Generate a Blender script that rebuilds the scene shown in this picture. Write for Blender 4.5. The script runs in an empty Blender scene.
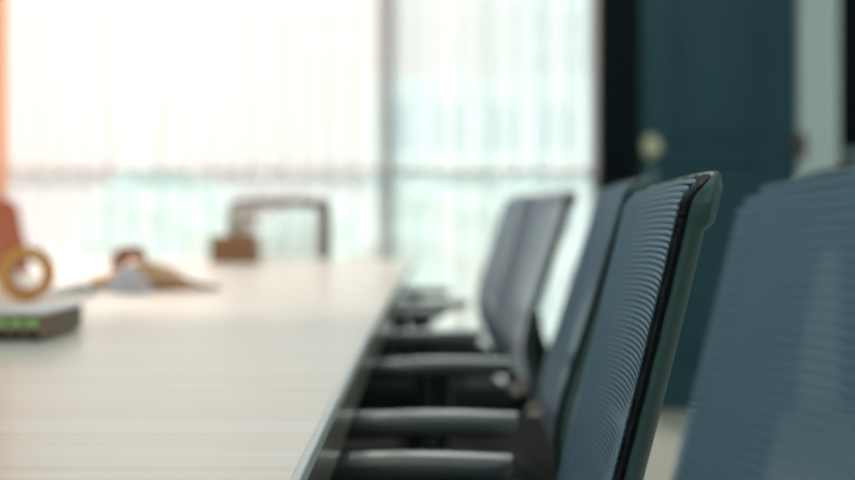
import bpy, bmesh, math, random
from mathutils import Vector, Matrix
random.seed(7)
PI = math.pi
C = bpy.context.scene.collection
F = 1187.5            # focal length in pixels of an 855 px wide frame
EYE = 0.94
HZ = 210.0            # image row of the eye level

def gx(px, d): return (px - 427.5) * d / F
def gz(py, d): return EYE - (py - HZ) * d / F

# ------------------------------------------------------------------ materials
def newmat(name):
    m = bpy.data.materials.new(name); m.use_nodes = True
    return m, m.node_tree.nodes, m.node_tree.links, m.node_tree.nodes['Principled BSDF']

def pmat(name, col, rough=0.5, metal=0.0, noise=0.08, nscale=40.0, bump=0.0, bscale=200.0, spec=0.5, coat=0.0, sheen=0.0):
    m, N, L, b = newmat(name)
    tc = N.new('ShaderNodeTexCoord')
    nz = N.new('ShaderNodeTexNoise'); nz.inputs['Scale'].default_value = nscale
    L.new(tc.outputs['Object'], nz.inputs['Vector'])
    mx = N.new('ShaderNodeMix'); mx.data_type = 'RGBA'
    L.new(nz.outputs['Fac'], mx.inputs[0])
    lo = [c * (1 - noise) for c in col]; hi = [min(1, c * (1 + noise)) for c in col]
    mx.inputs[6].default_value = (*lo, 1); mx.inputs[7].default_value = (*hi, 1)
    L.new(mx.outputs[2], b.inputs['Base Color'])
    b.inputs['Roughness'].default_value = rough; b.inputs['Metallic'].default_value = metal
    b.inputs['Specular IOR Level'].default_value = spec
    b.inputs['Coat Weight'].default_value = coat; b.inputs['Coat Roughness'].default_value = 0.12
    b.inputs['Sheen Weight'].default_value = sheen
    if bump:
        n2 = N.new('ShaderNodeTexNoise'); n2.inputs['Scale'].default_value = bscale
        L.new(tc.outputs['Object'], n2.inputs['Vector'])
        bp = N.new('ShaderNodeBump'); bp.inputs['Strength'].default_value = bump; bp.inputs['Distance'].default_value = 0.002
        L.new(n2.outputs['Fac'], bp.inputs['Height']); L.new(bp.outputs[0], b.inputs['Normal'])
    return m

def wood(name, c1, c2, rough, scale=(1.2, 38, 38), coat=0.3, spec=0.5):
    m, N, L, b = newmat(name)
    tc = N.new('ShaderNodeTexCoord'); mp = N.new('ShaderNodeMapping'); mp.inputs['Scale'].default_value = scale
    L.new(tc.outputs['Object'], mp.inputs[0])
    nz = N.new('ShaderNodeTexNoise'); nz.inputs['Scale'].default_value = 1.0; nz.inputs['Detail'].default_value = 6; nz.inputs['Distortion'].default_value = 0.4
    L.new(mp.outputs[0], nz.inputs['Vector'])
    r = N.new('ShaderNodeValToRGB'); r.color_ramp.elements[0].position = 0.3; r.color_ramp.elements[1].position = 0.7
    r.color_ramp.elements[0].color = (*c1, 1); r.color_ramp.elements[1].color = (*c2, 1)
    L.new(nz.outputs['Fac'], r.inputs[0]); L.new(r.outputs[0], b.inputs['Base Color'])
    b.inputs['Roughness'].default_value = rough; b.inputs['Coat Weight'].default_value = coat; b.inputs['Coat Roughness'].default_value = 0.15
    b.inputs['Specular IOR Level'].default_value = spec
    return m

def sheer(name, col, hole, trl=0.5, scale=900.0, vary=0.0):
    """thin cloth: part of the light passes straight between the threads, part is scattered through them"""
    m, N, L, b = newmat(name)
    N.remove(b); out = N['Material Output']
    d = N.new('ShaderNodeBsdfDiffuse'); t = N.new('ShaderNodeBsdfTranslucent'); tr = N.new('ShaderNodeBsdfTransparent')
    d.inputs[0].default_value = (*col, 1); t.inputs[0].default_value = (*col, 1)
    a = N.new('ShaderNodeMixShader'); a.inputs[0].default_value = trl
    L.new(d.outputs[0], a.inputs[1]); L.new(t.outputs[0], a.inputs[2])
    f = N.new('ShaderNodeMixShader'); f.inputs[0].default_value = hole
    if vary:
        tc = N.new('ShaderNodeTexCoord'); mp = N.new('ShaderNodeMapping'); mp.inputs['Scale'].default_value = (14, 14, 0.15)
        nz = N.new('ShaderNodeTexNoise'); nz.inputs['Scale'].default_value = 1.0; nz.inputs['Detail'].default_value = 3
        mr = N.new('ShaderNodeMapRange'); mr.inputs['To Min'].default_value = hole - vary; mr.inputs['To Max'].default_value = hole + vary
        mr.inputs['From Min'].default_value = 0.3; mr.inputs['From Max'].default_value = 0.7
        L.new(tc.outputs['Object'], mp.inputs[0]); L.new(mp.outputs[0], nz.inputs['Vector']); L.new(nz.outputs['Fac'], mr.inputs[0]); L.new(mr.outputs[0], f.inputs[0])
    L.new(a.outputs[0], f.inputs[1]); L.new(tr.outputs[0], f.inputs[2]); L.new(f.outputs[0], out.inputs[0])
    return m

def emit(name, col, s):
    m, N, L, b = newmat(name)
    b.inputs['Base Color'].default_value = (*col, 1)
    b.inputs['Emission Color'].default_value = (*col, 1); b.inputs['Emission Strength'].default_value = s
    return m

def pane_glass(name, tint=(0.93, 0.98, 0.97)):
    m, N, L, b = newmat(name); N.remove(b); out = N['Material Output']
    tr = N.new('ShaderNodeBsdfTransparent'); tr.inputs[0].default_value = (*tint, 1)
    g = N.new('ShaderNodeBsdfGlossy'); g.inputs['Roughness'].default_value = 0.02
    fr = N.new('ShaderNodeFresnel'); fr.inputs['IOR'].default_value = 1.45
    mx = N.new('ShaderNodeMixShader')
    L.new(fr.outputs[0], mx.inputs[0]); L.new(tr.outputs[0], mx.inputs[1]); L.new(g.outputs[0], mx.inputs[2]); L.new(mx.outputs[0], out.inputs[0])
    return m

M = {}
M['wall'] = pmat('painted_wall', (0.62, 0.66, 0.64), 0.8, noise=0.03, nscale=6)
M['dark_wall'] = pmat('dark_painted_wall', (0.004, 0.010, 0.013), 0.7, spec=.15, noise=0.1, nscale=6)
M['ceiling'] = pmat('ceiling_paint', (0.75, 0.77, 0.76), 0.9, noise=0.02)
M['casing'] = pmat('white_casing_paint', (0.86, 0.98, 0.96), 0.45, noise=0.03)
M['door'] = pmat('teal_door_paint', (0.032, 0.105, 0.135), 0.5, spec=.4, noise=0.12, nscale=5)
M['frame'] = pmat('window_frame_metal', (0.42, 0.34, 0.33), 0.5, noise=0.05)  # pinkish tint from the lens flare mixed into the frame colour
M['brass'] = pmat('brass', (1.0, 0.95, 0.66), 0.4, 0.0, noise=0.05)
M['old_brass'] = pmat('aged_brass', (0.22, 0.17, 0.11), 0.4, 0.4, noise=0.1)
M['steel'] = pmat('brushed_steel', (0.30, 0.42, 0.46), 0.35, 0.5, noise=0.05)
M['glass'] = pane_glass('pane_glass')
M['sheer'] = sheer('sheer_curtain_cloth', (0.90, 0.90, 0.90), 0.46, 0.60, vary=0.18)
M['drape'] = sheer('flare_drape_cloth', (1.0, 0.40, 0.17), .03, .7)  # orange of the light leak put into the cloth colour
M['top'] = wood('bleached_oak_laminate', (0.86, 0.74, 0.63), (0.96, 0.88, 0.79), 0.36, coat=0.25)
M['edge'] = pmat('lit_edge_band', (0.97, 0.94, 0.89), 0.6, noise=0.05)  # whitened to carry the lit look of the table's rim
M['veneer'] = wood('brown_edge_veneer', (0.26, 0.21, 0.15), (0.42, 0.36, 0.28), 0.30, scale=(40, 2.5, 60), coat=0.5)
M['table_base'] = pmat('dark_table_base', (0.03, 0.03, 0.03), 0.5)
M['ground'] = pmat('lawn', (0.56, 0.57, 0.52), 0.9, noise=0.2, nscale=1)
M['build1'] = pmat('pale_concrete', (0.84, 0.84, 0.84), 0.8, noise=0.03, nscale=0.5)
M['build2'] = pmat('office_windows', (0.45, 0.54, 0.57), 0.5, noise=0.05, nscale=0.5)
M['leafg'] = pmat('tree_foliage', (0.66, 0.69, 0.63), 0.8, noise=0.2, nscale=3)  # crown colour paled for haze and glare outdoors
M['bark'] = pmat('bark', (0.12, 0.09, 0.07), 0.9)
# floor: large pale tiles
m, N, L, b = newmat('pale_floor_tile')
tc = N.new('ShaderNodeTexCoord'); br = N.new('ShaderNodeTexBrick'); L.new(tc.outputs['Object'], br.inputs[0])
br.inputs['Color1'].default_value = (0.56, 0.57, 0.50, 1); br.inputs['Color2'].default_value = (0.52, 0.54, 0.47, 1); br.inputs['Mortar'].default_value = (0.40, 0.41, 0.37, 1)
br.inputs['Scale'].default_value = 1.0; br.inputs['Mortar Size'].default_value = 0.004; br.inputs['Brick Width'].default_value = 0.6; br.inputs['Row Height'].default_value = 0.6; br.offset = 0.0
L.new(br.outputs[0], b.inputs['Base Color']); b.inputs['Roughness'].default_value = 0.55
M['floor'] = m

# ------------------------------------------------------------------ mesh helpers
def link(name, bm, mats, parent=None, smooth=True, bevel=0.0, seg=2, sub=0):
    me = bpy.data.meshes.new(name); bmesh.ops.recalc_face_normals(bm, faces=bm.faces[:]); bm.to_mesh(me); bm.free()
    for mm in (mats if isinstance(mats, (list, tuple)) else [mats]): me.materials.append(mm)
    if smooth:
        for p in me.polygons: p.use_smooth = True
        me.set_sharp_from_angle(angle=math.radians(38))
    o = bpy.data.objects.new(name, me); C.objects.link(o)
    if parent: o.parent = parent
    if bevel:
        md = o.modifiers.new('bevel', 'BEVEL'); md.width = bevel; md.segments = seg; md.limit_method = 'ANGLE'
    if sub:
        md = o.modifiers.new('sub', 'SUBSURF'); md.levels = sub; md.render_levels = sub
    return o

def box(bm, x0, x1, y0, y1, z0, z1, mi=0):
    vs = [bm.verts.new((x, y, z)) for z in (z0, z1) for x, y in ((x0, y0), (x1, y0), (x1, y1), (x0, y1))]
    for f in ((3, 2, 1, 0), (4, 5, 6, 7), (0, 1, 5, 4), (1, 2, 6, 5), (2, 3, 7, 6), (3, 0, 4, 7)):
        fc = bm.faces.new([vs[i] for i in f]); fc.material_index = mi
    return vs

def lathe(bm, prof, n=24, c=(0, 0, 0), axis='z', mi=0):
    rings = []
    for r, h in prof:
        ring = []
        for k in range(n):
            a = 2 * PI * k / n; p = (r * math.cos(a), r * math.sin(a), h)
            if axis == 'x': p = (h, p[0], p[1])
            elif axis == 'y': p = (p[0], h, p[1])
            ring.append(bm.verts.new((p[0] + c[0], p[1] + c[1], p[2] + c[2])))
        rings.append(ring)
    for a, b_ in zip(rings, rings[1:]):
        for k in range(n):
            f = bm.faces.new((a[k], a[(k + 1) % n], b_[(k + 1) % n], b_[k])); f.material_index = mi
    for r_ in (rings[0], rings[-1]):
        f = bm.faces.new(r_); f.material_index = mi

def sweep(bm, pts, sec, closed=False, mi=0):
    """pts: list of functions of section index -> position; here already expanded rings"""
    rings = [[bm.verts.new(p) for p in ring] for ring in pts]
    n = len(rings[0]); R = len(rings)
    for i in range(R if closed else R - 1):
        a, b_ = rings[i], rings[(i + 1) % R]
        for k in range(n):
            f = bm.faces.new((a[k], a[(k + 1) % n], b_[(k + 1) % n], b_[k])); f.material_index = mi
    if not closed:
        bm.faces.new(rings[0]).material_index = mi; bm.faces.new(rings[-1]).material_index = mi

def tube(bm, path, rad, n=10, mi=0, flat=1.0):
    path = [Vector(p) for p in path]; rings = []
    for i, p in enumerate(path):
        t = (path[min(i + 1, len(path) - 1)] - path[max(i - 1, 0)]).normalized()
        up = Vector((0, 0, 1)) if abs(t.z) < 0.95 else Vector((0, 1, 0))
        s = t.cross(up).normalized(); u = s.cross(t)
        r = rad[i] if isinstance(rad, (list, tuple)) else rad
        rings.append([p + s * r * math.cos(2 * PI * k / n) + u * r * flat * math.sin(2 * PI * k / n) for k in range(n)])
    sweep(bm, rings, None, False, mi)

def thing(name, label, cat, loc=(0, 0, 0), rz=0.0, group=None):
    o = bpy.data.objects.new(name, None); C.objects.link(o); o.empty_display_size = 0.1
    o.location = loc; o.rotation_euler = (0, 0, rz); o['label'] = label; o['category'] = cat
    if group: o['group'] = group
    return o

def tag(o, label, cat, group=None, kind=None):
    o['label'] = label; o['category'] = cat
    if group: o['group'] = group
    if kind: o['kind'] = kind
    return o

def struct(o, label=None):
    o['kind'] = 'structure'
    if label: o['label'] = label
    return o

def bx(name, dims, mat, parent=None, bevel=0.0):
    bm = bmesh.new(); box(bm, *dims)
    return link(name, bm, mat, parent, smooth=bool(bevel), bevel=bevel)

def copy_tree(o, parent=None):
    c = o.copy(); C.objects.link(c); c.parent = parent
    for ch in list(o.children): copy_tree(ch, c)
    return c

# ------------------------------------------------------------------ room
DW, WW = 5.55, 5.72        # door wall and window wall
XC = 0.802                 # corner where the door wall starts
XL, XR, YB, HT = -3.3, 2.9, -2.8, 2.75
struct(bx('floor', (XL - .1, XR + .1, YB - .1, WW + .1, -.1, 0), M['floor']), 'pale tiled floor')
struct(bx('ceiling', (XL - .1, XR + .1, YB - .1, WW + .1, HT, HT + .1), M['ceiling']))
struct(bx('wall_right', (XR, XR + .1, YB, DW, 0, HT), M['wall']))
M['back'] = pmat('shade_grey_green', (.26, .32, .31), .8, noise=.03)  # unseen back wall toned darker to cut the fill from behind
struct(bx('wall_back', (XL, XR, YB - .1, YB, 0, HT), M['back']))
# left wall, out of view, with a window band added for its daylight
bm = bmesh.new()
box(bm, XL - .1, XL, YB, WW, 0, 0.5); box(bm, XL - .1, XL, YB, WW, 2.5, HT)
box(bm, XL - .1, XL, YB, -2.0, 0.5, 2.5); box(bm, XL - .1, XL, 5.2, WW, 0.5, 2.5)
struct(link('wall_left', bm, M['wall'], smooth=False))
def window(name, fr, glass):
    w = bpy.data.objects.new(name, None); C.objects.link(w); w['kind'] = 'structure'
    bm = bmesh.new()
    for d in fr: box(bm, *d)
    link('window_frame', bm, M['frame'], w, smooth=False)
    bm = bmesh.new()
    for d in glass: box(bm, *d)
    link('window_pane', bm, M['glass'], w, smooth=False)
    return w
window('fill_window', [(XL - .08, XL - .02, y, y + .05, .5, 2.5) for y in (-2.0, -.22, 1.58, 3.38, 5.15)]
       + [(XL - .08, XL - .02, -2, 5.2, z, z + .05) for z in (.5, 2.45)],
       [(XL - .055, XL - .045, -1.97, 5.17, .53, 2.47)])
# far window wall: full-height glazing behind the curtain
bm = bmesh.new()
box(bm, XL, XC, WW, WW + .1, 2.62, HT); box(bm, XL, -2.45, WW, WW + .1, 0, HT)
struct(link('wall_far', bm, M['wall'], smooth=False))
mx = gx(385.5, WW)
fr = [(mx - .030, mx + .030, WW, WW + .07, 0, 2.62), (-2.45, -2.40, WW, WW + .07, 0, 2.62), (XC + .03, XC + .08, WW, WW + .07, 0, 2.62)]
zt = gz(171, WW)
fr += [(-2.40, XC, WW + .01, WW + .06, zt - .016, zt + .016), (-2.40, XC, WW, WW + .07, 0, .06), (-2.40, XC, WW, WW + .07, 2.57, 2.62)]
window('window_1', fr, [(-2.40, mx, WW + .032, WW + .038, .06, 2.57), (mx, XC + .04, WW + .032, WW + .038, .06, 2.57)])

# door wall
lx0, lx1 = gx(640, DW), gx(798, DW)          # leaf
cx1 = gx(838, DW)
d2x = cx1
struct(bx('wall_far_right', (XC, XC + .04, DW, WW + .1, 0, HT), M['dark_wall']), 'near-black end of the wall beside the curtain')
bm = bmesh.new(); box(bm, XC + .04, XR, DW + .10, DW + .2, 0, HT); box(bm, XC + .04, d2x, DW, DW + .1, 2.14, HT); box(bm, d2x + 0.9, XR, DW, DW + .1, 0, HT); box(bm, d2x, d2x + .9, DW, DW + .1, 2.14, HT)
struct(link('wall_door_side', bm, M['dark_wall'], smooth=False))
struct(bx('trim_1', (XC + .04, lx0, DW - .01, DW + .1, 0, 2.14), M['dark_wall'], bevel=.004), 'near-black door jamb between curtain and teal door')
struct(bx('trim_2', (lx1 + .008, cx1, DW - .025, DW + .1, 0, 2.14), M['casing'], bevel=.006), 'white casing beside the teal door')
# door leaf
d1 = bpy.data.objects.new('door_1', None); C.objects.link(d1); d1['kind'] = 'structure'; d1['label'] = 'dark teal panelled door'
bm = bmesh.new(); ly = DW + .03
box(bm, lx0, lx1, ly, ly + .045, 0.01, 2.10)
link('door_leaf', bm, M['door'], d1, smooth=False)
def panel(x0, x1, z0, z1):
    bm = bmesh.new(); w = .022
    for (a, b_, c_, d_) in ((x0, x1, z0, z0 + w), (x0, x1, z1 - w, z1), (x0, x0 + w, z0 + w, z1 - w), (x1 - w, x1, z0 + w, z1 - w)):
        box(bm, a, b_, ly - .016, ly, c_, d_)
    box(bm, x0 + .06, x1 - .06, ly - .008, ly, z0 + .06, z1 - .06)
    link('door_panel', bm, M['door'], d1, bevel=.005)
px0, px1 = gx(672, DW), gx(766, DW)
panel(px0, px1, gz(143, DW), 2.0); panel(px0, px1, gz(360, DW), gz(160, DW))
link('kick_rail', (lambda b: (box(b, lx0 + .005, lx1 - .005, ly - .006, ly, .02, .15), b)[1])(bmesh.new()), M['door'], d1, bevel=.002)
# lock plate, knob
kx, kz = gx(652, DW), gz(147, DW)
bm = bmesh.new(); lathe(bm, [(.0, ly - .012), (.036, ly - .012), (.040, ly - .006), (.040, ly + .0)], 28, (kx, 0, kz), 'y')
h = link('door_handle', bm, M['brass'], d1)
for v in h.data.vertices: v.co.z = kz + (v.co.z - kz) * 1.45
bm = bmesh.new(); lathe(bm, [(.012, ly), (.012, ly - .03), (.030, ly - .038), (.037, ly - .055), (.030, ly - .070), (.0, ly - .074)], 28, (kx, 0, kz), 'y')
link('knob', bm, M['brass'], h)
bm = bmesh.new(); box(bm, kx - .022, kx + .022, ly - .01, ly, gz(186, DW), gz(168, DW))
link('lock_plate', bm, M['steel'], d1, bevel=.004)
bm = bmesh.new(); hx, hz = lx1 + .002, gz(146, DW)
lathe(bm, [(.0, hz - .062), (.014, hz - .060), (.014, hz + .060), (.0, hz + .062)], 14, (hx, DW - .02, 0))
box(bm, hx - .03, hx + .03, DW - .034, DW - .022, hz - .055, hz + .055)
link('hinge', bm, M['old_brass'], d1, bevel=.002)
# second, very dark door at the right edge of the view
d2 = bpy.data.objects.new('door_2', None); C.objects.link(d2); d2['kind'] = 'structure'; d2['label'] = 'near-black door right of the white casing'
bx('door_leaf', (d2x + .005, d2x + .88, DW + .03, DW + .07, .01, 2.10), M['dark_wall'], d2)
bm = bmesh.new(); box(bm, gx(844, DW), gx(862, DW), DW + .005, DW + .03, gz(160, DW), gz(149, DW))
link('door_handle', bm, M['steel'], d2, bevel=.005)
struct(bx('baseboard_right', (XR - .015, XR, YB, DW, 0, .1), M['casing']))

m = pmat('shade_charcoal', (.012, .014, .014), .95, spec=.03, noise=.3, nscale=250, bump=.4, bscale=500)  # dark sheet added so the floor between the chairs reads black
o = bx('shade_sheet', (-2.1, .66, -2.3, 5.53, 0.0, .004), m)
tag(o, 'added charcoal sheet darkening the floor under the table and the chairs', 'shade_sheet')
# ------------------------------------------------------------------ curtains
def curtain(name, x0, x1, y, z0, z1, mat, folds, amp, seedv, label, cat='curtain', group=None, dn=10):
    rnd = random.Random(seedv); bm = bmesh.new()
    n = int(folds * dn); rows = 7; ph = [rnd.uniform(0, 6.28) for _ in range(4)]
    grid = []
    for j in range(rows):
        v = j / (rows - 1); row = []
        for i in range(n + 1):
            u = i / n; a = u * folds * 2 * PI
            yy = amp * (math.sin(a + .8 * math.sin(a * .31 + ph[0])) + .45 * math.sin(a * .53 + ph[1] + .5 * v) + .3 * math.sin(a * 1.9 + ph[2]))
            xx = x0 + (x1 - x0) * u + amp * .5 * math.sin(a * .7 + ph[3]) * (1 if 0 < i < n else 0)
            row.append(bm.verts.new((xx, y + yy * (0.75 + .25 * (1 - v)), z0 + (z1 - z0) * v)))
        grid.append(row)
    for j in range(rows - 1):
        for i in range(n):
            bm.faces.new((grid[j][i], grid[j][i + 1], grid[j + 1][i + 1], grid[j + 1][i]))
    o = link(name, bm, mat); return tag(o, label, cat, group)
CY = WW - .07
cm = gx(392, CY)
curtain('sheer_curtain', -2.38, cm - .004, CY, .02, 2.62, M['sheer'], 19, .022, 3, 'white sheer curtain with warm glow, left of the window post', group='sheer curtains')
curtain('sheer_curtain', cm + .002, XC + .012, CY + .012, .02, 2.62, M['sheer'], 11, .022, 5, 'white sheer curtain between the window post and the teal door', group='sheer curtains')
curtain('flare_drape', -2.5, gx(9, CY - .1), CY - .11, .02, 2.62, M['drape'], 4, .03, 9, 'drape with flare orange in its cloth, gathered at the left end of the window', 'curtain')
bm = bmesh.new(); tube(bm, [(-2.6, CY, 2.65), (XC - .02, CY, 2.65)], .014, 12)
tag(link('curtain_rail', bm, M['frame']), 'straight metal rail carrying the curtains above the window', 'curtain rail')

# ------------------------------------------------------------------ table
TZ = .7358; TY0, TY1 = -1.3, 4.88; TXR = -.095; TXL = -1.32
def edge_x(y):     # slight boat taper towards both ends
    c = 1.2
    return TXR + .0035 * max(0, y - c) ** 1.75
tbl = thing('conference_table', 'long pale wood conference table with brown side edge beside the chair row', 'table', ((TXR + TXL) / 2, 1.8, .0042))
ox, oy = (TXR + TXL) / 2, 1.8
def slab(bm, z0, z1, inset):
    ys = [TY0 + inset + (TY1 - TY0 - 2 * inset) * i / 40 for i in range(41)]
    R = []; Lh = []
    for y in ys:
        w = edge_x(y) - ox - inset
        R.append((w, y - oy)); Lh.append((-w, y - oy))
    rr = .03
    loop = R[:-1] + [(R[-1][0], R[-1][1] - rr), (R[-1][0] - rr * .3, R[-1][1] - rr * .3), (R[-1][0] - rr, R[-1][1])]
    loop += [(Lh[-1][0] + rr, Lh[-1][1]), (Lh[-1][0] + rr * .3, Lh[-1][1] - rr * .3), (Lh[-1][0], Lh[-1][1] - rr)] + Lh[:-1][::-1]
    a = [bm.verts.new((x, y, z0)) for x, y in loop]; b_ = [bm.verts.new((x, y, z1)) for x, y in loop]
    n = len(loop)
    for i in range(n): bm.faces.new((a[i], a[(i + 1) % n], b_[(i + 1) % n], b_[i]))
    bm.faces.new(a[::-1]); bm.faces.new(b_)
bm = bmesh.new(); slab(bm, TZ - .011, TZ, 0.007); link('tabletop', bm, [M['top']], tbl)
bm = bmesh.new(); slab(bm, TZ - .015, TZ - .0006, 0.0); link('edge_band', bm, [M['edge']], tbl, bevel=.0015)
bm = bmesh.new(); slab(bm, TZ - .068, TZ - .015, 0.0015); link('table_edge', bm, [M['veneer']], tbl, bevel=.002)
for yy in (-.6, 1.9, 4.0):
    bm = bmesh.new(); box(bm, -.085, .085, yy - oy - .05, yy - oy + .05, .05, TZ - .068); box(bm, -.095, .095, yy - oy - .09, yy - oy + .09, 0, .05)
    link('pedestal', bm, M['table_base'], tbl, bevel=.008)

# ------------------------------------------------------------------ chairs
def cub(xs, ys, x):
    n = len(xs)
    if x <= xs[0]: return ys[0] + (x - xs[0]) * (ys[1] - ys[0]) / (xs[1] - xs[0])
    if x >= xs[-1]: return ys[-1] + (x - xs[-1]) * (ys[-1] - ys[-2]) / (xs[-1] - xs[-2])
    i = max(k for k in range(n - 1) if xs[k] <= x)
    def sl(k):
        if k == 0: return (ys[1] - ys[0]) / (xs[1] - xs[0])
        if k == n - 1: return (ys[-1] - ys[-2]) / (xs[-1] - xs[-2])
        return (ys[k + 1] - ys[k - 1]) / (xs[k + 1] - xs[k - 1])
    h = xs[i + 1] - xs[i]; t = (x - xs[i]) / h
    return ((2 * t**3 - 3 * t**2 + 1) * ys[i] + (t**3 - 2 * t**2 + t) * h * sl(i) + (-2 * t**3 + 3 * t**2) * ys[i + 1] + (t**3 - t**2) * h * sl(i + 1))
PZ = [.47, .53, .59, .65, .72, .80, .88, .968]
PX = [.268, .238, .220, .222, .236, .253, .269, .286]
ZB, ZT, HW = .450, .966, .225
def S(y, z, dep=0.0):
    """a point of the backrest's surface; dep moves it rearwards"""
    q = 1 - (y / HW) ** 2
    t = (z - ZB) / (ZT - ZB)
    roll = min(1.0, max(0.0, (z - (ZT - .018)) / .018)) ** 2
    return Vector((cub(PZ, PX, z) + .026 * q + .013 * roll + dep * (1 - .55 * roll), y, z + (.020 - .009 * t) * q * min(1, max(0, t * 6))))
def half(z):
    w = HW if z > .64 else HW - .016 * ((.64 - z) / .165) ** 1.3
    return w
def outline(n_side=34):
    """closed loop (y, z, outward) round the backrest"""
    pts = []; rt, rb = .022, .035
    def arc(cy, cz, r, a0, a1, k):
        for i in range(k + 1):
            a = a0 + (a1 - a0) * i / k
            pts.append((cy + r * math.cos(a), cz + r * math.sin(a), math.cos(a), math.sin(a)))
    wb = half(ZB)
    za, zb_ = ZB + rb, ZT - rt
    zs = [za + (zb_ - .02 - za) * i / n_side for i in range(n_side)] + [zb_ - .02 + .02 * i / 9 for i in range(9)]
    for z in zs:                       # right side going up
        pts.append((half(z), z, 1, 0))
    arc(HW - rt, ZT - rt, rt, 0, PI / 2, 8)
    for i in range(1, 20):
        y = (HW - rt) * (1 - 2 * i / 20); pts.append((y, ZT, 0, 1))
    arc(-HW + rt, ZT - rt, rt, PI / 2, PI, 8); pts.pop()
    for z in [zb_] + zs[::-1][:-1]:
        pts.append((-half(z), z, -1, 0))
    w2 = half(ZB + rb)
    arc(-w2 + rb, ZB + rb, rb, PI, PI * 1.5, 6)
    for i in range(1, 14):
        y = (-w2 + rb) * (1 - 2 * i / 14); pts.append((y, ZB, 0, -1))
    arc(w2 - rb, ZB + rb, rb, -PI / 2, 0, 6)
    return pts
OUT = outline()

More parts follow.
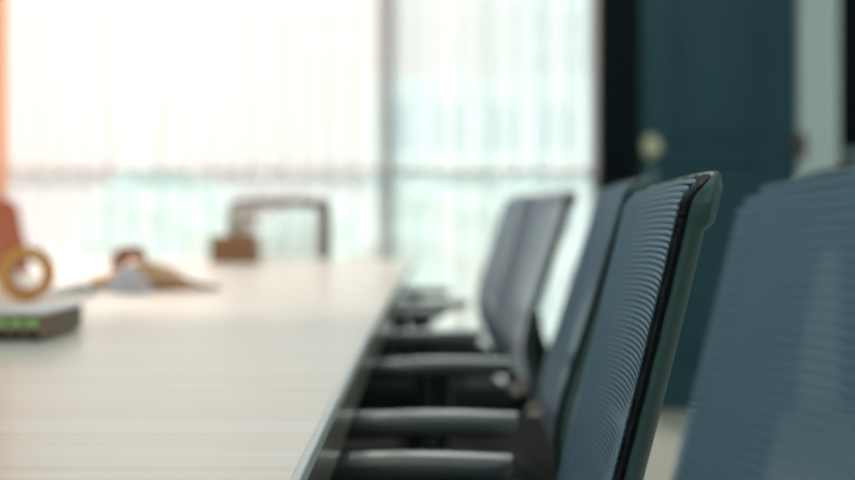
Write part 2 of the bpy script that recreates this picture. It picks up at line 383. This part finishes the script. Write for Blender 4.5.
def make_chair(P, label, cat='office chair', group=None):
    t = thing('office_chair', label, cat, group=group)
    # woven back: real horizontal cords on a fine net
    bm = bmesh.new(); z = ZB + .006; k = 0
    while z < ZT - .002:
        tt = (z - ZB) / (ZT - ZB); pitch = .0044 + .0016 * max(0, tt - .3) / .7
        w = half(z)
        if z > ZT - .022: w = HW - .022 + math.sqrt(max(0, .022**2 - (z - ZT + .022)**2))
        w = max(.05, w - .0005); hh = pitch * P.get('k', .385); dd = .0009
        rings = []
        for i in range(21):
            y = -w + 2 * w * i / 20
            p = S(y, z); rings.append([p + Vector((0, 0, -hh)), p + Vector((-dd, 0, 0)), p + Vector((0, 0, hh)), p + Vector((dd, 0, 0))])
        sweep(bm, rings, None, False, 0)
        z += pitch; k += 1
    g = []
    for j in range(31):
        z = ZB + .003 + (ZT - ZB - .006) * j / 30; w = half(z)
        if z > ZT - .022: w = HW - .022 + math.sqrt(max(0, .022**2 - (z - ZT + .022)**2))
        w -= .001; g.append([bm.verts.new(S(-w + 2 * w * i / 20, z, .0016)) for i in range(21)])
    for j in range(30):
        for i in range(20):
            f = bm.faces.new((g[j][i], g[j][i + 1], g[j + 1][i + 1], g[j + 1][i])); f.material_index = 1
    link('mesh_back', bm, [P['cord'], P['net']], t)
    # dark rolled edging between mesh and shell
    bm = bmesh.new(); rings = []
    for n_, (y, z, a, b_) in enumerate(OUT):
        jig = .0012 * math.sin(n_ * 2.3)
        r = []
        for o_, dp in ((-.008, .0016), (-.003, .0010), (-.001 + jig, .0022), (.001 + jig, .005), (-.001, .009), (-.008, .009)):
            r.append(S(y + a * o_, z + b_ * o_, dp))
        rings.append(r)
    sweep(bm, rings, None, True); link('back_edging', bm, P['trim'], t)
    # rigid shell ring
    bm = bmesh.new(); rings = []
    for (y, z, a, b_) in OUT:
        s = min(1, max(0, (z - (ZT - .037)) / .007)); ex = .006 * s * s * (3 - 2 * s)
        inn = -.052 if abs(b_) < .5 else -.036
        if b_ < -.5: inn = -.03
        r = []
        for o_, dp in ((-.001, .0085), (.003, .0105), (.004, .014 + ex * .7), (.002, .018 + ex), (-.008, .022 + ex), (inn, .021), (inn - .002, .017), (inn + .006, .015)):
            r.append(S(y + a * o_, z + b_ * o_, dp))
        rings.append(r)
    sweep(bm, rings, None, True); link('back_frame', bm, P['shell'], t)
    # spine from frame to seat mechanism
    bm = bmesh.new()
    tube(bm, [(.300, 0, .66), (.300, 0, .60), (.312, 0, .54), (.305, 0, .48), (.25, 0, .425), (.13, 0, .405), (.0, 0, .40)], [.016, .026, .042, .050, .040, .032, .034], 12, flat=.7)
    for s in (-1, 1): tube(bm, [(.305, 0, .62), (.280, s * .10, .655), (S(s * .19, .66).x + .024, s * .19, .672)], [.018, .014, .012], 10)
    link('back_support', bm, P['plastic'], t)
    # seat cushion
    bm = bmesh.new(); g = []
    nx, ny = 14, 14
    top, bot = [], []
    for i in range(nx + 1):
        rt_, rb_ = [], []
        for j in range(ny + 1):
            u = -1 + 2 * i / nx; v = -1 + 2 * j / ny
            k = math.sqrt(max(0, 1 - .5 * v * v)); k2 = math.sqrt(max(0, 1 - .5 * u * u))
            sx = u * (.75 * 1 + .25 * k) ; sy = v * (.75 + .25 * k2)
            x = .005 + .255 * sx * (1 - .10 * v * v); y = .245 * sy * (1 - .10 * u * u)
            e = max(abs(u), abs(v)); rnd = 1 - e ** 6
            zt_ = .468 + .035 * rnd ** .5 + .008 * v * v - .010 * max(0, -u - .4) * 2
            rt_.append(bm.verts.new((x, y, zt_))); rb_.append(bm.verts.new((x * .97, y * .97, .425)) )
        top.append(rt_); bot.append(rb_)
    for i in range(nx):
        for j in range(ny):
            bm.faces.new((top[i][j], top[i + 1][j], top[i + 1][j + 1], top[i][j + 1]))
            bm.faces.new((bot[i][j], bot[i][j + 1], bot[i + 1][j + 1], bot[i + 1][j]))
    for i in range(nx):
        bm.faces.new((top[i][0], bot[i][0], bot[i + 1][0], top[i + 1][0])); bm.faces.new((top[i][ny], top[i + 1][ny], bot[i + 1][ny], bot[i][ny]))
        bm.faces.new((top[0][i], top[0][i + 1], bot[0][i + 1], bot[0][i])); bm.faces.new((top[nx][i], bot[nx][i], bot[nx][i + 1], top[nx][i + 1]))
    link('seat', bm, P['seat'], t)
    bx('seat_pan', (-.21, .17, -.20, .20, .400, .426), P['plastic'], t, bevel=.01)
    # armrests
    for s in (-1, 1):
        bm = bmesh.new(); yc = s * .2925; rings = []
        for i in range(15):
            u = i / 14; x = -.115 + .265 * u
            e = min(1, math.sqrt(max(0, 1 - ((u - .5) / .5) ** 10)) + .25) if i in (0, 14) else min(1, math.sqrt(max(.0, 1 - (abs(u - .5) / .52) ** 8)))
            hw = .0375 * (.45 + .55 * e); zc = .660 - .012 * (1 - u) ** 3 - .004 * u * u; th = .030 * (.5 + .5 * e)
            rings.append([Vector((x, yc + hw * cy, zc + dz * th)) for cy, dz in ((-1, -.50), (-.92, -.22), (-.66, -.05), (0, 0), (.66, -.05), (.92, -.22), (1, -.50), (.95, -.8), (.7, -1), (-.7, -1), (-.95, -.8))])
        sweep(bm, rings, None, False)
        ar = link('armrest', bm, P['pad'], t)
        bm = bmesh.new()
        tube(bm, [(.02, yc, .635), (.02, yc, .56), (.018, yc, .47), (.015, yc - s * .015, .425), (.01, yc - s * .06, .408), (.0, yc - s * .14, .408)], [.021, .021, .023, .023, .021, .02], 12, flat=1.5)
        link('armrest_post', bm, P['plastic'], ar)
    # lift, star base and casters
    bm = bmesh.new(); lathe(bm, [(.0, .405), (.028, .405), (.028, .30), (.024, .30), (.024, .20), (.034, .20), (.034, .075), (.0, .07)], 20)
    link('gas_lift', bm, P['plastic'], t)
    bm = bmesh.new()
    for k in range(5):
        a = 2 * PI * k / 5 + .3
        tube(bm, [(.0, 0, .115), (.12 * math.cos(a), .12 * math.sin(a), .105), (.30 * math.cos(a), .30 * math.sin(a), .072)], [.030, .024, .016], 10, flat=.8)
    lathe(bm, [(.0, .145), (.042, .14), (.046, .10), (.04, .075), (.0, .07)], 20)
    link('star_base', bm, P['plastic'], t)
    for k in range(5):
        a = 2 * PI * k / 5 + .3; bm = bmesh.new(); cx_, cy_ = .295 * math.cos(a), .295 * math.sin(a)
        for q in (-.014, .014): lathe(bm, [(.0, q - .010), (.022, q - .010), (.026, q - .006), (.026, q + .006), (.022, q + .010), (.0, q + .010)], 16, (cx_, cy_, .026), 'y')
        lathe(bm, [(.0, .075), (.007, .075), (.007, .03), (.0, .03)], 10, (cx_, cy_, 0))
        link('caster', bm, P['plastic'], t)
    return t

def palette(tagname, cord, net, trim, shell, plastic, seat, pad, hole=.62):
    return {'cord': pmat(tagname + '_mesh_cord', cord, .6, noise=.06, nscale=30, spec=.4),
            'net': sheer(tagname + '_fine_net', net, hole, .08),
            'trim': pmat(tagname + '_edging', trim, .75, noise=.3, nscale=300, bump=.8, bscale=500),
            'shell': pmat(tagname + '_shell_plastic', shell, .38, noise=.04, nscale=25),
            'plastic': pmat(tagname + '_plastic', plastic, .5, noise=.1, spec=.3),
            'seat': pmat(tagname + '_seat_fabric', seat, .9, spec=.1, noise=.15, nscale=300, bump=.3, bscale=600),
            'pad': pmat(tagname + '_arm_pad', pad, .18, noise=.05, coat=1.0, spec=1.0)}
NAVY = palette('navy', (.145, .25, .335), (.04, .09, .125), (.006, .006, .006), (.075, .145, .135), (.010, .012, .012), (.020, .026, .028), (.10, .115, .11), hole=.42)
FLARE_RED = palette('flare_red', (.85, .22, .10), (.75, .20, .09), (.25, .05, .02), (.45, .10, .05), (.10, .05, .03), (.40, .09, .04), (.25, .08, .04), hole=.1)  # red tint of the lens flare put into this chair's colours
FLARE_BROWN = palette('flare_brown', (.60, .50, .44), (.75, .70, .66), (.26, .12, .07), (.30, .14, .08), (.10, .06, .04), (.20, .12, .08), (.14, .08, .05), hole=.9); FLARE_BROWN['k'] = .12  # brown-grey frame coloured warmer to take in the flare tint

GRP = 'navy mesh chairs along the right side of the table'
# (label, top x of the back at centre, centre distance, turn in degrees, height)
row = [('navy mesh office chair in sharp focus with ribbed weave and pale grey-green shell edge', .206, 1.075, -4.5, .992, .026, 2.0),
       ('see-through blue mesh chair back, nearest, cut off by the right edge of the photo', .176, .400, 1.0, .987, 0, 2.8),
       ('smooth-looking navy mesh chair back directly behind the sharply focused ribbed one', .298, 1.89, -3.2, 1.018, .034, 6.0),
       ('blurred dark chair in the middle of the row, white gap between it and the next', .310, 3.045, 7.0, 1.020, -.022, 7.0),
       ('most distant chair of the row, back mostly hidden by the blurred one before it', .292, 3.90, 4.0, 1.022, .005, 6.0)]
proto = None
for lab, xt, yc, deg, hs, slide, lean in row:
    if proto is None: proto = o = make_chair(NAVY, lab, group=GRP)
    else: o = copy_tree(proto)
    o['label'] = lab; o['group'] = GRP
    a = math.radians(deg); dl = math.radians(lean); ct = Vector((.29 + .52 * math.sin(dl), 0, 0)); ct.rotate(Matrix.Rotation(a, 3, 'Z'))
    o.location = (xt - ct.x, yc - ct.y, .0042); o.rotation_euler = (0, 0, a); o.scale = (1, 1, hs)
    for ch in o.children:      # each back is reclined its own amount; the armrests slide along the seat
        if ch.name.startswith(('mesh_back', 'back_edging', 'back_frame')):
            piv = Vector((.25, 0, .45)); q_ = piv.copy(); q_.rotate(Matrix.Rotation(dl, 3, 'Y'))
            ch.rotation_euler = (0, dl, 0); ch.location = piv - q_
        if ch.name.startswith('back_support'): ch.location.x = .017 * lean / 7
        if ch.name.startswith('armrest'): ch.location.x = slide; ch.location.z = -.007 if hs > 1 else 0
c = make_chair(FLARE_RED, 'flare-tinted red chair at the left edge of the photo, across the table')
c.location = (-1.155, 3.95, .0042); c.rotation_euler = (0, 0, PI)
c = make_chair(FLARE_BROWN, 'chair with flare-warmed brown frame and open mesh back at the far head of the table')
c.location = (-.655, 4.96, .0042); c.rotation_euler = (0, 0, PI / 2); c.scale = (1, 1, 1.01)

# ------------------------------------------------------------------ things on the table
TZ = .7401
# network switch
SWT = pmat('pale_lid_metal', (.62, .66, .68), .35, .0, noise=.03); SWB = pmat('brown_grey_case', (.30, .19, .13), .5, noise=.1)
GRN = emit('green_led', (.24, .40, .14), .2); SLOT = pmat('dark_slots', (.02, .018, .015), .6)
sx1 = gx(44, 1.80); sy0, sy1 = 1.80, 2.0
sw = thing('network_switch', 'flat metal network box with green port lights near the left edge', 'electronics', (sx1 - .15, (sy0 + sy1) / 2, TZ))
W2, D2, H2 = .15, .10, .044
bm = bmesh.new(); box(bm, -W2, W2, -D2, D2, .003, H2 - .004); link('case', bm, SWB, sw, bevel=.0015)
bm = bmesh.new(); box(bm, -W2 - .001, W2 + .001, -D2 - .001, D2 + .001, H2 - .004, H2); link('lid', bm, SWT, sw, bevel=.001)
for k in range(8):
    x = W2 - .018 - k * .0235
    bm = bmesh.new(); box(bm, x - .0085, x + .0085, -D2 - .0015, -D2 + .002, .021, .036); link('port_light', bm, GRN, sw)
for k in range(8):
    x = W2 - .018 - k * .0235
    bm = bmesh.new(); box(bm, x - .0085, x + .0085, -D2 - .001, -D2 + .002, .006, .016); link('port', bm, SLOT, sw)
bm = bmesh.new()
for k in range(7): box(bm, W2 - .001, W2 + .0012, -D2 + .02 + k * .024, -D2 + .032 + k * .024, .012, .034)
link('vent', bm, pmat('vent_metal', (.26, .20, .15), .5), sw)
for x in (-.13, .13):
    for y in (-.08, .08):
        bm = bmesh.new(); lathe(bm, [(.0, 0), (.008, 0), (.008, .004), (.0, .004)], 12, (x, y, 0)); link('foot', bm, SLOT, sw)
# network cable leading from the box
bm = bmesh.new()
pts = []
for i in range(24):
    u = i / 23; pts.append((sx1 - .075 - .16 * u, sy0 - .004 - .05 * math.sin(u * PI) , TZ + .0045 + .018 * max(0, 1 - u * 5) + (.004)))
tube(bm, pts, .0035, 8); tag(link('network_cable', bm, pmat('pale_cable', (.75, .74, .70), .4)), 'pale cable plugged into the green-lit network box', 'cable')

# roll of amber tape standing on its edge
td = 2.62; tx, tr = gx(27, td), .060
tape = thing('tape_roll', 'amber roll of packing tape standing on edge behind the network box', 'tape', (tx, td, TZ), math.radians(12))
AMB = sheer('amber_tape', (.98, .62, .26), .12, .65); CARD = pmat('cardboard_core', (.62, .40, .22), .8)
bm = bmesh.new(); R = []
for k in range(48):
    a = 2 * PI * k / 48; R.append([Vector((r * math.cos(a), y, tr + r * math.sin(a))) for r, y in ((tr, -.024), (tr, .024), (.036, .024), (.036, -.024))])
sweep(bm, R, None, True); link('tape_winding', bm, AMB, tape, bevel=.001)
bm = bmesh.new(); R = []
for k in range(48):
    a = 2 * PI * k / 48; R.append([Vector((r * math.cos(a), y, tr + r * math.sin(a))) for r, y in ((.0358, -.025), (.0358, .025), (.033, .025), (.033, -.025))])
sweep(bm, R, None, True); link('core', bm, CARD, tape)

# slumped tan leather bag, lilac cloth and small red-brown purse
LEA = pmat('tan_leather', (.74, .37, .17), .5, noise=.25, nscale=14, bump=.4, bscale=60)
def heap(name, mat, cx, cy, z0, hgt, lx, ly_, seedv, parent=None, fold=.12, ns=40, nr=18):
    """draped, wrinkled solid: hgt(u) gives height along x, closed below"""
    rnd = random.Random(seedv); ph = [rnd.uniform(0, 6) for _ in range(6)]
    bm = bmesh.new(); rings = []
    for i in range(ns + 1):
        u = i / ns; H, B = hgt(u); ring = []
        for k in range(nr):
            a = 2 * PI * k / nr; ca, sa = math.cos(a), math.sin(a)
            wr = 1 + fold * (math.sin(5 * u * PI + 3 * a + ph[0]) * .5 + math.sin(13 * u + 5 * a + ph[1]) * .3 + math.sin(23 * u - 2 * a + ph[2]) * .3)
            y = ly_ * B * ca * (wr if sa > -.2 else 1)
            zz = H * max(0, sa) ** .8 * wr if sa > 0 else 0.0005
            ring.append(Vector((lx * (u - .5) + .004 * math.sin(7 * a + ph[3]), y, max(0.0004, zz))))
        rings.append(ring)
    sweep(bm, rings, None, False)
    return bm
bd = 3.02
x0, x1 = gx(78, bd), gx(221, bd)
bag = thing('leather_bag', 'slumped tan leather bag lying flat with a thin tapering end, mid table', 'bag', ((x0 + x1) / 2, bd, TZ), math.radians(-3))
def hb(u):
    H = cub([0, .12, .3, .42, .55, .7, .85, 1], [.012, .030, .058, .068, .062, .036, .016, .006], u)
    B = cub([0, .15, .5, .8, 1], [.35, .8, 1, .6, .15], u); return H, B
link('bag_body', heap('b', LEA, 0, 0, 0, hb, x1 - x0, .085, 4), LEA, bag)
bm = bmesh.new(); tube(bm, [(.03, -.085, .02), (.09, -.09, .035), (.15, -.06, .012), (.185, -.03, .006)], .006, 8, flat=.5)
link('strap', bm, pmat('dark_leather', (.18, .08, .035), .5), bag)
LIL = pmat('lilac_cloth', (.80, .72, .76), .85, noise=.08, nscale=20)
def hc(u): return cub([0, .3, .6, 1], [.008, .046, .058, .012], u), cub([0, .3, .7, 1], [.4, 1, .9, .3], u)
o = link('folded_cloth', heap('c', LIL, 0, 0, 0, hc, .125, .045, 8), LIL); o.location = (gx(130, bd - .12), bd - .135, TZ); o.rotation_euler = (0, 0, math.radians(-14))
tag(o, 'crumpled lilac cloth lying in front of the tan leather bag', 'cloth')
PUR = pmat('red_brown_leather', (.50, .17, .09), .5, noise=.15, nscale=30)
def hp(u): return cub([0, .15, .5, .85, 1], [.012, .092, .102, .096, .03], u), cub([0, .2, .8, 1], [.4, 1, 1, .5], u)
o = link('small_purse', heap('p', PUR, 0, 0, 0, hp, .105, .04, 11, fold=.05), PUR); o.location = (gx(128, bd + .13), bd + .145, TZ)
tag(o, 'small red-brown purse standing behind the top of the tan bag', 'purse')
PAP = pmat('white_paper', (.80, .78, .74), .7, noise=.03)
def hw_(u): return cub([0, .4, .8, 1], [.005, .022, .03, .006], u), cub([0, .3, .7, 1], [.4, 1, .9, .3], u)
o = link('crumpled_paper', heap('w', PAP, 0, 0, 0, hw_, .12, .05, 21, fold=.2), PAP); o.location = (gx(72, 2.8), 2.80, TZ); o.rotation_euler = (0, 0, .2)
tag(o, 'crumpled white paper between the amber tape and the tan bag', 'paper')

# tissue box
bxd = 4.50; BRN = pmat('brown_leatherette', (.44, .21, .10), .5, noise=.08, nscale=20)
tb = thing('tissue_box', 'brown tissue box with a white tissue near the far end of table', 'tissue box', (gx(233, bxd), bxd + .06, TZ))
bm = bmesh.new(); box(bm, -.088, .088, -.06, .06, 0, .103); link('box_body', bm, BRN, tb, bevel=.004)
bm = bmesh.new(); R = []
for i in range(9):
    u = i / 8; w = .020 + .030 * math.sin(u * PI * .7) ; R.append([Vector((w * (1 + .25 * math.sin(3 * a_ + 4 * u)) * math.cos(a_) + .025, .016 * (1 - .3 * u) * math.sin(a_) * (1 + .3 * math.sin(2 * a_)), .100 + .115 * u + .012 * math.sin(2 * a_) * u)) for a_ in [2 * PI * k / 16 for k in range(16)]])
sweep(bm, R, None, False); link('tissue', bm, pmat('tissue_paper', (.82, .72, .66), .9), tb)

# ------------------------------------------------------------------ outside
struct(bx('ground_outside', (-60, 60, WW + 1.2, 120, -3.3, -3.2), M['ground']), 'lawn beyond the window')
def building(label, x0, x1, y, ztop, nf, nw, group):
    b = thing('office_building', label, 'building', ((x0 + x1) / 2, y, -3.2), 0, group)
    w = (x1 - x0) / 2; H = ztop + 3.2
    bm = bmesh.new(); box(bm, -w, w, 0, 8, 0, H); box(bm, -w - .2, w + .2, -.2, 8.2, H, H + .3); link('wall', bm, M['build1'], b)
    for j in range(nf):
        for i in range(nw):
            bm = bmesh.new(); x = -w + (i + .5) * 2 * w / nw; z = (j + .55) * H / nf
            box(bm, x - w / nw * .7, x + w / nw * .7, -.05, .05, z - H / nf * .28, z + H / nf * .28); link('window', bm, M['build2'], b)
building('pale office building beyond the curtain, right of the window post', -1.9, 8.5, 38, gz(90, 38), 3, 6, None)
tp = None
spots = [(-5.6, 25, 1.05), (-2.4, 26, .9), (.7, 25, 1.05), (5.0, 26.5, .9)]
LBT = ['round tree beyond the curtain behind the tissue box',
       'round tree beyond the curtain just left of the window post', 'tallest round tree beyond the curtain, right of the window post', 'round tree beyond the curtain behind the chair row']
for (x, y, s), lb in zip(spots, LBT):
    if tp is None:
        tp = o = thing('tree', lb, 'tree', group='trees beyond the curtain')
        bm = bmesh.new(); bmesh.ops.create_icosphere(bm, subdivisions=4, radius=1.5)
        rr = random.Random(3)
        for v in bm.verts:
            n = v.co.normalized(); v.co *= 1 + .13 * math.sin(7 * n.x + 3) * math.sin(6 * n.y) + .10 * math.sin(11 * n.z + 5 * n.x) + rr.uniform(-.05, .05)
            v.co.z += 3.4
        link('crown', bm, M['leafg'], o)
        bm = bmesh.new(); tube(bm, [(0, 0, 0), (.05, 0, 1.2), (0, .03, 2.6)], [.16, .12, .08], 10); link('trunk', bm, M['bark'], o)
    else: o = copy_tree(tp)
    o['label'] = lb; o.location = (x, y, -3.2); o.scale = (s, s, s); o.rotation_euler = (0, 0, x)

# ------------------------------------------------------------------ added fill lamps under the ceiling (above the frame)
FILL_GLOW = emit('fill_diffuser', (1, .97, .92), 1.5)
k = 0
for x, where in ((-.9, 'over the table'), (1.3, 'over the chair row side')):
    for y, wh in ((-1.2, 'behind the camera'), (1.4, 'in the middle of the room'), (4.0, 'near the window')):
        t = thing('fill_panel', 'added flat square fill light %s, %s' % (where, wh), 'ceiling light', (x, y, HT), group='added fill lights')  # unseen lights added as fill, though categorised as ceiling lights
        bm = bmesh.new(); box(bm, -.31, .31, -.31, .31, -.03, 0); link('fill_panel_housing', bm, M['casing'], t)
        bm = bmesh.new(); box(bm, -.29, .29, -.29, .29, -.034, -.030); link('fill_panel_diffuser', bm, FILL_GLOW, t)
        ld = bpy.data.lights.new('fill_lamp', 'AREA'); ld.shape = 'SQUARE'; ld.size = .55; ld.energy = 4; ld.color = (.80, .97, 1.0)
        lo = bpy.data.objects.new('fill_light', ld); C.objects.link(lo); lo.parent = t; lo.location = (0, 0, -.045)

# ------------------------------------------------------------------ daylight
w = bpy.data.worlds.new('sky'); bpy.context.scene.world = w; w.use_nodes = True
N, L = w.node_tree.nodes, w.node_tree.links
bg = N['Background']
tc = N.new('ShaderNodeTexCoord'); nrm = N.new('ShaderNodeVectorMath'); nrm.operation = 'NORMALIZE'; L.new(tc.outputs['Generated'], nrm.inputs[0])
SUN = Vector((gx(110, 1), 1.0, (HZ + 40) / F)).normalized()
dt = N.new('ShaderNodeVectorMath'); dt.operation = 'DOT_PRODUCT'; L.new(nrm.outputs[0], dt.inputs[0]); dt.inputs[1].default_value = SUN
rmp = N.new('ShaderNodeValToRGB'); L.new(dt.outputs['Value'], rmp.inputs[0])
e = rmp.color_ramp.elements; e[0].position = .0; e[0].color = (.70, .92, .96, 1); e[1].position = 1.0; e[1].color = (1.75, 1.17, 1.10, 1)
n = e.new(.93); n.color = (.72, .93, .96, 1); n = e.new(.980); n.color = (1.10, .97, .97, 1)
sp = N.new('ShaderNodeSeparateXYZ'); L.new(nrm.outputs[0], sp.inputs[0])
el = N.new('ShaderNodeMapRange'); el.inputs['From Min'].default_value = .16; el.inputs['From Max'].default_value = .5; el.inputs['To Min'].default_value = .60; el.inputs['To Max'].default_value = 1.6
L.new(sp.outputs[2], el.inputs[0])
vm = N.new('ShaderNodeVectorMath'); vm.operation = 'SCALE'; L.new(rmp.outputs[0], vm.inputs[0]); L.new(el.outputs[0], vm.inputs['Scale'])
L.new(vm.outputs[0], bg.inputs[0]); bg.inputs[1].default_value = 1.25
sd = bpy.data.lights.new('low_sun', 'SUN'); sd.energy = 3.6; sd.angle = math.radians(3); sd.color = (1, .74, .66)
so = bpy.data.objects.new('low_sun', sd); C.objects.link(so)
so.rotation_euler = Vector((-.42, 1.0, .52)).to_track_quat('Z', 'Y').to_euler(); so.location = (-3, 12, 6)

# ------------------------------------------------------------------ camera
cd = bpy.data.cameras.new('camera'); cam = bpy.data.objects.new('camera', cd); C.objects.link(cam)
cam.location = (0, 0, EYE); cam.rotation_euler = (PI / 2, 0, 0)
cd.lens = 50; cd.sensor_width = 36; cd.shift_y = -(240 - HZ) / 855
cd.clip_start = .02; cd.clip_end = 300
cd.dof.use_dof = True; cd.dof.focus_distance = .93; cd.dof.aperture_fstop = 2.8
sc = bpy.context.scene; sc.camera = cam
sc.view_settings.view_transform = 'Standard'; sc.view_settings.look = 'None'; sc.view_settings.gamma = 1
sc.view_settings.use_curve_mapping = False; sc.view_settings.exposure = 0.52
sc.cycles.use_denoising = True; sc.cycles.max_bounces = 10; sc.cycles.transparent_max_bounces = 24
